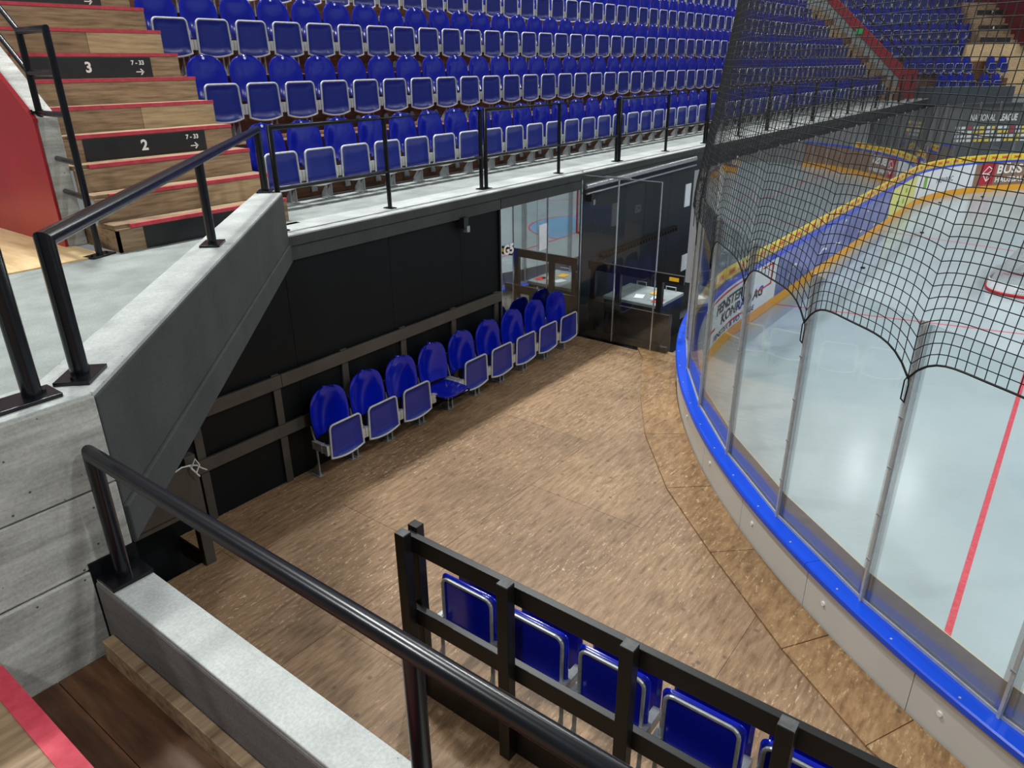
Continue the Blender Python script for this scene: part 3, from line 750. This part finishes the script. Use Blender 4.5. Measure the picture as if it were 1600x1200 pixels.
# ------------------------------------------------------------------ rink boards
rb = empty('rink_boards', 'grey curved rink boards with bright blue cap in the near corner', 'rink boards', (*path(-9, .2), 0))
SE = LST + RA*math.radians(68)
s = -RA*math.radians(51.0) - 1.02*9; S0 = s
while s < .5:
    e = s + 1.02
    kid(sweep(s+.003, e-.003, [(.20, -.02), (.22, -.02), (.22, .352), (.20, .352)]), 'board_panel', 'board_grey', rb)
    pc = path((s+e)/2 + .3, .22); nx = Vector((pc[0]-RCX, pc[1]-RCY, 0)).normalized()
    kid(G().disc((pc[0], pc[1], .20), nx, .018, .012, 10), 'fixing_cap', 'print_white', rb)
    s = e
sC = S0
while sC < SE:
    e = min(sC+3.06, SE)
    kid(sweep(sC+.002, e-.002, [(-.012, .362), (.262, .362), (.262, CAPZ-.01), (.252, CAPZ), (-.004, CAPZ), (-.012, CAPZ-.01)]), 'top_cap', 'cap_blue', rb, bevel=0)
    for i in range(6):
        if sC + .25 + .5*i < 0:
            px, py = path(sC+.25+.5*i, .225); kid(G().disc((px, py, CAPZ), (0, 0, 1), .008, .003, 8), 'screw', 'frame_grey', rb)
    sC = e
# inside faces: kick plate and advertising panels
eb = empty('end_boards', 'advertising boards with yellow kick plate facing the ice', 'rink boards', (*path(5, 0), ICEZ))
def inner(a, b_, z0, z1, mat, name='ad_panel', off=0.0, th=.03):
    return kid(sweep(a, b_, [(off, z0), (off+th, z0), (off+th, z1), (off, z1)]), name, mat, eb)
ads = [(S0, -2.75, 'ad_white'), (-2.75, 1.75, 'ad_white'), (1.75, 11.4, 'ad_purple'), (11.4, 15.0, 'ad_lime'), (15.0, 19.4, 'ad_white'), (19.4, SE, 'ad_brown')]
for a, b_, mt_ in ads:
    n = max(1, round((b_-a)/2.4))
    for i in range(n):
        inner(a+(b_-a)*i/n+.002, a+(b_-a)*(i+1)/n-.002, ICEZ+.20, .36, mt_)
s = S0
while s < SE:
    inner(s+.002, min(s+2.4, SE)-.002, ICEZ, ICEZ+.198, 'kick_yellow', 'kick_plate', -.006, .04); s += 2.4
def onb(s0, z0, tilt=0.0, k=1.0):           # lettering wrapped on the inside face; reads left to right seen from the ice
    return lambda a, c, d: (*path(s0+a*k+tilt*c, -.004-d), z0+c)
Lb = [('FENSTER', .25, -.75, .09), ('KONRAD AG', .25, -.05, -.14)]
for t, sz, s0, z0 in Lb: text_on(t, sz, onb(s0, z0, .12, 1.45), 'text_dark', 'lettering', eb, .008)
text_on('FENSTER & VO    NGE', .14, onb(-.45, -.375, .08, 1.6), 'text_dark', 'lettering', eb, .002)
def bar(a, b_, z0, z1, mat): inner(a, b_, z0, z1, mat, 'printed_bar', -.004, .004)
bar(-1.7, .3, .27, .305, 'logo_red'); bar(.9, 1.45, .27, .305, 'logo_red'); bar(1.40, 1.46, -.1, .305, 'logo_red'); bar(-2.3, -1.5, -.2, -.16, 'logo_red'); bar(-.8, .1, -.335, -.30, 'logo_red'); bar(.6, 1.46, -.12, -.085, 'logo_red')
for i, s0 in enumerate((2.4, 4.6, 5.8, 8.0, 9.6)):      # white brush strokes on the purple advert
    pts2 = [(s0+.9*t+.15*math.sin(5*t), -.3+.5*t+.12*math.sin(7*t+i)) for t in [j/10 for j in range(11)]]
    g = G()
    for (a, z), (a2, z2) in zip(pts2[:-1], pts2[1:]):
        g.add([(*path(a, -.003), z), (*path(a2, -.003), z2), (*path(a2+.02, -.003), z2+.04), (*path(a+.02, -.003), z+.04)], [(0, 1, 2, 3)])
    kid(g, 'brush_stroke', 'print_white', eb)
for s0, z0, sz in ((12.3, -.25, .35), (13.4, .0, .25), (13.2, -.3, .2)): bar(s0, s0+sz, z0, z0+.14, 'text_green')
text_on('NOVALC', .24, onb(17.6, -.05, 0, 1.2), 'text_dark', 'lettering', eb, 0)
bar(15.9, 16.2, -.2, .2, 'text_green')
inner(19.68, 20.42, -.40, .34, 'ad_crimson', 'logo_field', -.003, .004)
def stroke(poly, w=.035):
    g = G()
    poly = [(20.05+(x_-20.58)*.72, z_) for x_, z_ in poly]
    for (a, z), (a2, z2) in zip(poly[:-1], poly[1:]):
        d = Vector((a2-a, z2-z)).normalized(); nn = Vector((-d.y, d.x))*w/2
        q = [(a+nn.x, z+nn.y), (a-nn.x, z-nn.y), (a2-nn.x, z2-nn.y), (a2+nn.x, z2+nn.y)]
        g.add([(*path(x_, -.006), z_) for x_, z_ in q], [(0, 1, 2, 3)])
    return kid(g, 'emblem', 'print_white', eb)
stroke([(20.9, .12), (20.6, .24), (20.25, 0), (20.6, -.28), (20.9, -.12), (20.62, -.02), (20.9, .12)]); stroke([(20.62, -.02), (20.27, 0)]); stroke([(20.62, -.02), (20.6, -.28)])
text_on('BÜSS', .42, onb(20.5, .10, 0, 1.25), 'print_white', 'lettering', eb, .012, 'LEFT')
text_on('HAUSBAU', .26, onb(20.5, -.26, 0, 1.15), 'print_white', 'lettering', eb, .006, 'LEFT')

# ------------------------------------------------------------------ glass above the boards
gs = empty('rink_glass', 'tall clear rink glass with upright posts on the blue boards', 'rink glass', (*path(-9, .14), CAPZ))
GO = .13
TOPZ = 2.41
for a, b_ in zip(ST[:-1], ST[1:]):
    if a < S0 or b_ > SE: continue
    P1, P2 = Vector((*path(a, GO), 0)), Vector((*path(b_, GO), 0)); d = (P2-P1).normalized(); nn = Vector((-d.y, d.x, 0))*.006
    q = [tuple((P1+d*.012+nn)[:2]), tuple((P2-d*.012+nn)[:2]), tuple((P2-d*.012-nn)[:2]), tuple((P1+d*.012-nn)[:2])]
    kid(G().prism(q, CAPZ, TOPZ), 'glass_pane', 'glass', gs)
    h = CAPZ + .225 + random.uniform(-.006, .006)
    n2 = Vector((-d.y, d.x, 0))
    if n2.dot(Vector((RCX, RCY, 0))-P1) > 0: n2 = -n2          # n2 points outward
    def strip(o0, o1): return [tuple((P+d*e+n2*o)[:2]) for P, e, o in ((P1, .004, o0), (P2, -.004, o0), (P2, -.004, o1), (P1, .004, o1))]
    kid(G().prism(strip(-.011, -.007), CAPZ, h), 'ad_strip_back', 'band_grey', gs)
    kid(G().prism(strip(.0065, .017), CAPZ, CAPZ+.022), 'foot_profile', 'frame_grey', gs)
    sp = kid(G().prism(strip(-.014, -.0112), CAPZ, h), 'ad_strip', 'band_yellow', gs)
    g = G()
    for t in (.27, .73):
        c = P1.lerp(P2, t); w = .17; hz = CAPZ+.11
        for z0, z1 in ((hz-.045, hz-.03), (hz+.03, hz+.045), (hz-.018, hz+.018)):
            ww = w if abs(z1-z0) < .02 else w*.8
            g.prism([tuple((c+d*e+n2*o)[:2]) for e, o in ((-ww, -.0155), (ww, -.0155), (ww, -.0142), (-ww, -.0142))], z0, z1)
    kid(g, 'ad_print', 'logo_red', sp)
for s in ST:
    if s < S0 or s > SE: continue
    P = Vector((*path(s, GO), 0)); e = .02
    d = (Vector((*path(s+e, GO), 0))-P).normalized(); n2 = Vector((-d.y, d.x, 0))
    if n2.dot(Vector((*path(s, GO+.1), 0))-P) < 0: n2 = -n2
    def rect(w, o0, o1): return [tuple((P+d*a+n2*o)[:2]) for a, o in ((-w, o0), (w, o0), (w, o1), (-w, o1))]
    sn = kid(G().prism(rect(.009, .008, .03), CAPZ, TOPZ+.02), 'stanchion', 'frame_grey', gs)
    kid(G().prism(rect(.048, .0065, .0075), CAPZ, TOPZ), 'cover_strip', 'clear_strip', sn)
    kid(G().prism(rect(.052, -.0065, -.0155), CAPZ, TOPZ), 'cover_strip', 'clear_strip', sn)
    if s < -4:
        for z in (.75, 1.1, 1.45, 1.8):
            kid(G().prism(rect(.016, .03, .035), z, z+.012), 'clip', 'galvanised', sn)
    # hook that holds the net
    if s < 3:
        c = P + n2*.05
        kid(G().tube([(c.x-.0, c.y, 2.09), (c.x+d.x*.02, c.y+d.y*.02, 2.05), (c.x+d.x*.018, c.y+d.y*.018, 1.93), (c.x-d.x*.012, c.y-d.y*.012, 1.92), (c.x-d.x*.016, c.y-d.y*.016, 2.04)], .0045, 5, closed=True), 'net_hook', 'black_paint', sn)

# ------------------------------------------------------------------ safety net
def net_edges():
    per = 17; cols = []
    ss = [s for s in ST if S0 <= s <= SE]
    for a, b_ in zip(ss[:-1], ss[1:]):
        for i in range(per): cols.append((a+(b_-a)*i/per, i/per))
    cols = [c for c in cols if c[0] < LST + 8]
    NV = 66; pts = np.zeros((len(cols), NV+1, 3))
    for ci, (s, t) in enumerate(cols):
        zb = 2.075 + .185*(1-abs(2*t-1)**4)
        for j in range(NV+1):
            v = j*.062
            z = 2.26 + v - (2.26-zb)*math.exp(-v/.40)
            off = GO + .05 - .13*max(0, z-2.4) + .03*math.sin(PI*t)*math.exp(-v/.8)
            x, y_ = path(s, off); pts[ci, j] = (x, y_, z)
    e = []
    for ci in range(len(cols)):
        for j in range(NV):
            e.append((pts[ci, j], pts[ci, j+1]))
    for ci in range(len(cols)-1):
        for j in range(0, NV+1):
            e.append((pts[ci, j], pts[ci+1, j]))
    return pts, np.array(e)
npts, E = net_edges()
def strands(E, r):
    a, c = E[:, 0], E[:, 1]; d = c-a; d /= np.linalg.norm(d, axis=1)[:, None]
    up = np.where(np.abs(d[:, 2:3]) > .8, np.array([[1., 0, 0]]), np.array([[0, 0, 1.]]))
    e1 = np.cross(d, up); e1 /= np.linalg.norm(e1, axis=1)[:, None]; e2 = np.cross(d, e1)
    V = []
    for p in (a, c):
        for k in range(3):
            th = 2*PI*k/3; V.append(p + r*(math.cos(th)*e1 + math.sin(th)*e2))
    V = np.stack(V, 1).reshape(-1, 3); n = len(E)
    base = (np.arange(n)*6)[:, None]
    F = np.concatenate([base + np.array([[k, (k+1) % 3, 3+(k+1) % 3, 3+k]]) for k in range(3)], 0)
    return V, F
V, F = strands(E, .0034)
me = bpy.data.meshes.new('net_mesh'); me.vertices.add(len(V)); me.vertices.foreach_set('co', V.ravel().astype(np.float32))
me.loops.add(F.size); me.loops.foreach_set('vertex_index', F.ravel().astype(np.int32))
me.polygons.add(len(F)); me.polygons.foreach_set('loop_start', np.arange(0, F.size, 4, dtype=np.int32))
me.update(calc_edges=True); me.validate(); me.materials.append(MATS['net_black'])
nt_ = empty('safety_net', 'black safety net with scalloped hem hanging above the rink glass', 'net', (0, 0, 0))
link('net_mesh', me, nt_)
G().tube([tuple(p) for p in npts[:, 0]], .007, 6).build('hem_rope', 'net_black', nt_, True)

# ------------------------------------------------------------------ goal and pucks
go = empty('ice_goal', 'hockey goal with white net and red base on the ice', 'goal', (GX, .5, ICEZ))
zb = ICEZ+.03
base = [(GX-.915, 0), (GX-1.0, .35), (GX-.95, .8), (GX-.65, 1.08), (GX, 1.12), (GX+.65, 1.08), (GX+.95, .8), (GX+1.0, .35), (GX+.915, 0)]
def smoothc(p, n=4):
    out = []
    for i in range(len(p)-1):
        a, b_, c, d = p[max(i-1, 0)], p[i], p[i+1], p[min(i+2, len(p)-1)]
        for t in [j/n for j in range(n)]:
            out.append(tuple(.5*(2*b_[k]+(c[k]-a[k])*t+(2*a[k]-5*b_[k]+4*c[k]-d[k])*t*t+(-a[k]+3*b_[k]-3*c[k]+d[k])*t**3) for k in range(len(b_))))
    return out + [p[-1]]
bs = smoothc(base)
kid(G().tube([(x, y, zb) for x, y in bs], .03, 10), 'base_frame', 'goal_red', go, True)
kid(G().tube([(GX-.915, 0, ICEZ), (GX-.915, 0, ICEZ+1.22), (GX+.915, 0, ICEZ+1.22), (GX+.915, 0, ICEZ)], .03, 12), 'goal_frame', 'goal_red', go, True)
top = [(GX+(x-GX)*(1-.12*min(1, y)), y*.45, ICEZ+1.22) for x, y in bs]
kid(G().tube(top, .02, 8), 'top_frame', 'pad_white', go, True)
g = G()
for (x, y), (x2, y2) in zip(bs[:-1], bs[1:]):
    g.add([(x, y, zb+.02), (x2, y2, zb+.02), (GX+(x2-GX)*.99, y2*.985, zb+.22), (GX+(x-GX)*.99, y*.985, zb+.22)], [(0, 1, 2, 3)])
kid(g, 'skirt_pad', 'pad_white', go, True)
ne = []
NB = len(bs)
def gp(i, v): return np.array([bs[i][0]*(1-v)+top[i][0]*v, bs[i][1]*(1-v)+top[i][1]*v, zb*(1-v)+top[i][2]*v])
def gpf(f, v):
    i = min(int(f), NB-2); t = f-i; return gp(i, v)*(1-t)+gp(i+1, v)*t
NC, NVv = 90, 24
for c in range(NC+1):
    for j in range(NVv): ne.append((gpf(c*(NB-1)/NC, j/NVv), gpf(c*(NB-1)/NC, (j+1)/NVv)))
for c in range(NC):
    for j in range(1, NVv): ne.append((gpf(c*(NB-1)/NC, j/NVv), gpf((c+1)*(NB-1)/NC, j/NVv)))
V, F = strands(np.array(ne), .006)
kid(G().add([tuple(v) for v in V], [tuple(int(q) for q in f) for f in F]), 'goal_net', 'goal_net_white', go)
for i, (x, y, t) in enumerate(((23.1, 3.24, 'black puck on the ice behind the goal'), (18.15, 3.6, 'black puck nearest the purple end boards'),
                 (30.7, 2.68, 'black puck near the brown advert in the far corner'), (28.6, 3.67, 'black puck near the white advert in the far corner'))):
    tag(G().disc((x, y, ICEZ+.001), (0, 0, 1), .05, .03, 14).build('puck', 'puck_black'), t, 'puck')

# ------------------------------------------------------------------ far corner of the arena
u = Vector((.7071, -.7071, 0)); n = Vector((.7071, .7071, 0)); P0 = Vector((33.9, 6.1, 0))
def F3(a, d, z): p = P0 + u*a + n*d; return (p.x, p.y, z)
def fbox(a0, a1, d0, d1, z0, z1, g=None, mi=0):
    g = g or G(); v = [F3(a, d, z) for z in (z0, z1) for d in (d0, d1) for a in (a0, a1)]
    return g.add(v, [(0, 2, 3, 1), (4, 5, 7, 6), (0, 1, 5, 4), (2, 6, 7, 3), (0, 4, 6, 2), (1, 3, 7, 5)], mi)
fp = empty('wall_far_parapet', 'dark grey parapet across the far corner stand', 'parapet', F3(0, 0, 2.17), kind='structure')
kid(fbox(0, 4.35, 0, .2, 2.15, 2.785), 'parapet_panel', 'banner_grey', fp); kid(fbox(0, 4.35, -.01, .21, 2.785, 2.80), 'top_edge', 'aluminium', fp)
kid(fbox(-.06, 0, -.02, .2, 2.15, 2.85), 'end_post', 'galvanised', fp)
fw = empty('wall_far_corner', 'dark wall below the far corner stand with league backdrop', 'wall', F3(0, .3, 0), kind='structure')
kid(fbox(-1.2, 9, .3, .4, -.4, 2.15), 'wall_panel', 'charcoal_wall', fw)
bn = empty('sponsor_backdrop', 'grey backdrop lettered NATIONAL LEAGUE with small sponsor tiles', 'banner', F3(2, .2, 0))
bp_ = kid(fbox(1.9, 8.0, .22, .28, .05, 2.0), 'banner_panel', 'banner_grey', bn)
text_on('NATIONAL', .36, lambda a, c, d: F3(3.42+a*.62, .21-d, 1.60+c), 'print_white', 'lettering', bp_, .004)
text_on('LEAGUE', .36, lambda a, c, d: F3(4.55+a*.62, .21-d, 1.60+c), 'print_white', 'lettering', bp_, .012)
cols = ['print_white', 'band_yellow', 'print_white', 'print_white', 'ad_crimson', 'band_yellow', 'paper_white']
for r in range(4):
    for c in range(14):
        a0 = 2.3+.27*c+.02*r; z0 = 1.18-.165*r
        kid(fbox(a0, a0+.19, .20, .22, z0, z0+.10), 'sponsor_tile', cols[(r*3+c*2+(r*c) % 5) % 7], bp_)
fs_ = empty('far_terrace', 'wooden steps of the angled far corner stand', 'terrace', F3(0, 1.2, LZ), kind='structure')
kid(fbox(-2, 8, .2, 1.54, 2.3, LZ), 'ledge', 'concrete_floor', fs_)
for k in range(1, 8):
    d = 1.54+DEPTH*(k-1)
    kid(fbox(-6, 5.2, d, d+DEPTH+.02, treadz(k)-.02, treadz(k+1)), 'terrace_step', 'riser_wood', fs_)
# light timber aisle with number plates on the right
fa = empty('far_stairs', 'pale timber aisle with black number plates in the far corner stand', 'stairs', F3(4.6, 1.4, LZ), kind='structure')
kid(fbox(3.7, 7.5, 2.42, 2.6, LZ, 4.35), 'timber_block', 'pale_wood', fa)
for k in range(8):
    kid(fbox(4.5, 7.4, 2.6+.25*k, 2.9+.25*k, 3.6, 4.3+.2167*(k+1)), 'step', 'step_wood', fa)
for zc, aa, dd, t in ((4.52, 5.05, 2.58, '5'), (5.0, 5.25, 3.1, '6'), (5.62, 5.6, 3.83, '7')):
    kid(fbox(aa-.7, aa+.7, dd, dd+.02, zc-.09, zc+.09), 'number_plate', 'black_plate', fa)
    text_on(t, .15, (lambda aa, dd, zc: lambda a, c, d: F3(aa+a, dd-.005-d, zc+c))(aa, dd, zc), 'print_white', 'row_number', fa, .004)
kid(fbox(3.3, 3.62, 2.82, 2.84, 4.35, 4.55), 'number_plate', 'black_plate', fa)
text_on('4', .15, lambda a, c, d: F3(3.5+a, 2.81-d, 4.45+c), 'print_white', 'row_number', fa, .004)
tag(fbox(6.1, 7.8, 2.0, 6.0, 4.3, 8.0).build('wall_far_red', 'maroon'), 'dark red wall at the top right corner', 'wall', kind='structure')
# seats of the far corner
def far_seat(px_, row, label):
    # position along the row from the row's ordinal slots
    d = 1.1+.17+DEPTH*(row-1)
    o = link('folding_seat', SEAT_LO); o.location = F3(px_, d+.05, treadz(row)+.001); o.rotation_euler = (0, 0, -PI/4); o.scale = (.86, .9, 1)
    tag(o, label, 'seat', 'seats in the far corner stand')
ends = {1: (1.55, 4), 2: (.75, 7), 3: (.2, 10), 4: (-.55, 13), 5: (-.95, 15), 6: (-1.3, 16)}
for row, (a0, nn) in ends.items():
    a1 = {1: 3.3, 2: 3.55, 3: 3.75, 4: 4.5, 5: 4.85, 6: 5.2}[row]
    for i in range(nn):
        a = a1 - .43*i
        if a < a0-.2: break
        far_seat(a, row, 'blue far-corner seat, %s from the right end of the %s row' % (ordw(i+1), ROWN[row]))
for a, row, t in ((3.95, 1, 'blue far-corner seat in front of the pale timber block, lower left of four'), (4.45, 1, 'blue far-corner seat in front of the pale timber block, lower right of four'),
                  (4.65, 2, 'blue far-corner seat in front of the pale timber block, upper left of four'), (5.2, 2, 'blue far-corner seat in front of the pale timber block, upper right of four')):
    far_seat(a, row, t)
# far aisle: steps, concrete cheek with red edge
stf = empty('far_aisle_stairs', 'wooden steps at the far end of the long seat rows', 'stairs', (31.9, 6.13, LZ), kind='structure')
for k in range(15):
    yk, z1 = 6.13+.25*k, LZ+.21667*(k+1)
    kid(G().box(31.9, 32.6, yk, yk+.3, LZ, z1), 'step', 'step_wood' if k % 3 else 'riser_wood', stf)
cp2 = [(6.4, LZ-.1), (6.4, 3.3), (11.5, 3.3+.87*5.1), (11.5, LZ)]
tag(G().prism(cp2, 33.32, 33.5, axis='X').build('wall_far_cheek', 'concrete_floor'), 'pale concrete cheek wall by the far aisle', 'wall', kind='structure')
rr = empty('far_red_edge', 'red sloping edge panel on top of the far cheek wall', 'trim', (33.4, 6.4, 3.3), kind='structure')
kid(G().prism([(6.5, 3.05), (6.5, 3.5), (11.5, 3.5+.87*5.0), (11.5, 3.2+.87*5.0)], 33.27, 33.52, axis='X'), 'edge_panel', 'red_paint', rr)
kid(G().box(33.25, 33.5, 6.0, 6.6, LZ, 3.45), 'end_panel', 'red_paint', rr)
tag(G().box(33.24, 33.27, 8.2, 8.45, 4.72, 4.9).build('exit_sign', 'exit_green'), 'small green exit sign on the far cheek wall', 'sign')
fr = empty('far_handrail', 'black handrail pair sloping above the far red edge', 'handrail', (33.6, 6.5, 3.5))
for z in (3.75, 4.1): kid(G().tube([(33.6, 6.4, z), (33.6, 11.4, z+.87*5)], .025, 8), 'bar', 'black_paint', fr, True)
kid(G().tube([(33.6, 6.4, LZ), (33.6, 6.4, 4.1)], .025, 8), 'post', 'black_paint', fr, True)
S.cycles.transparent_max_bounces = 24
print('SEATS', cnt)
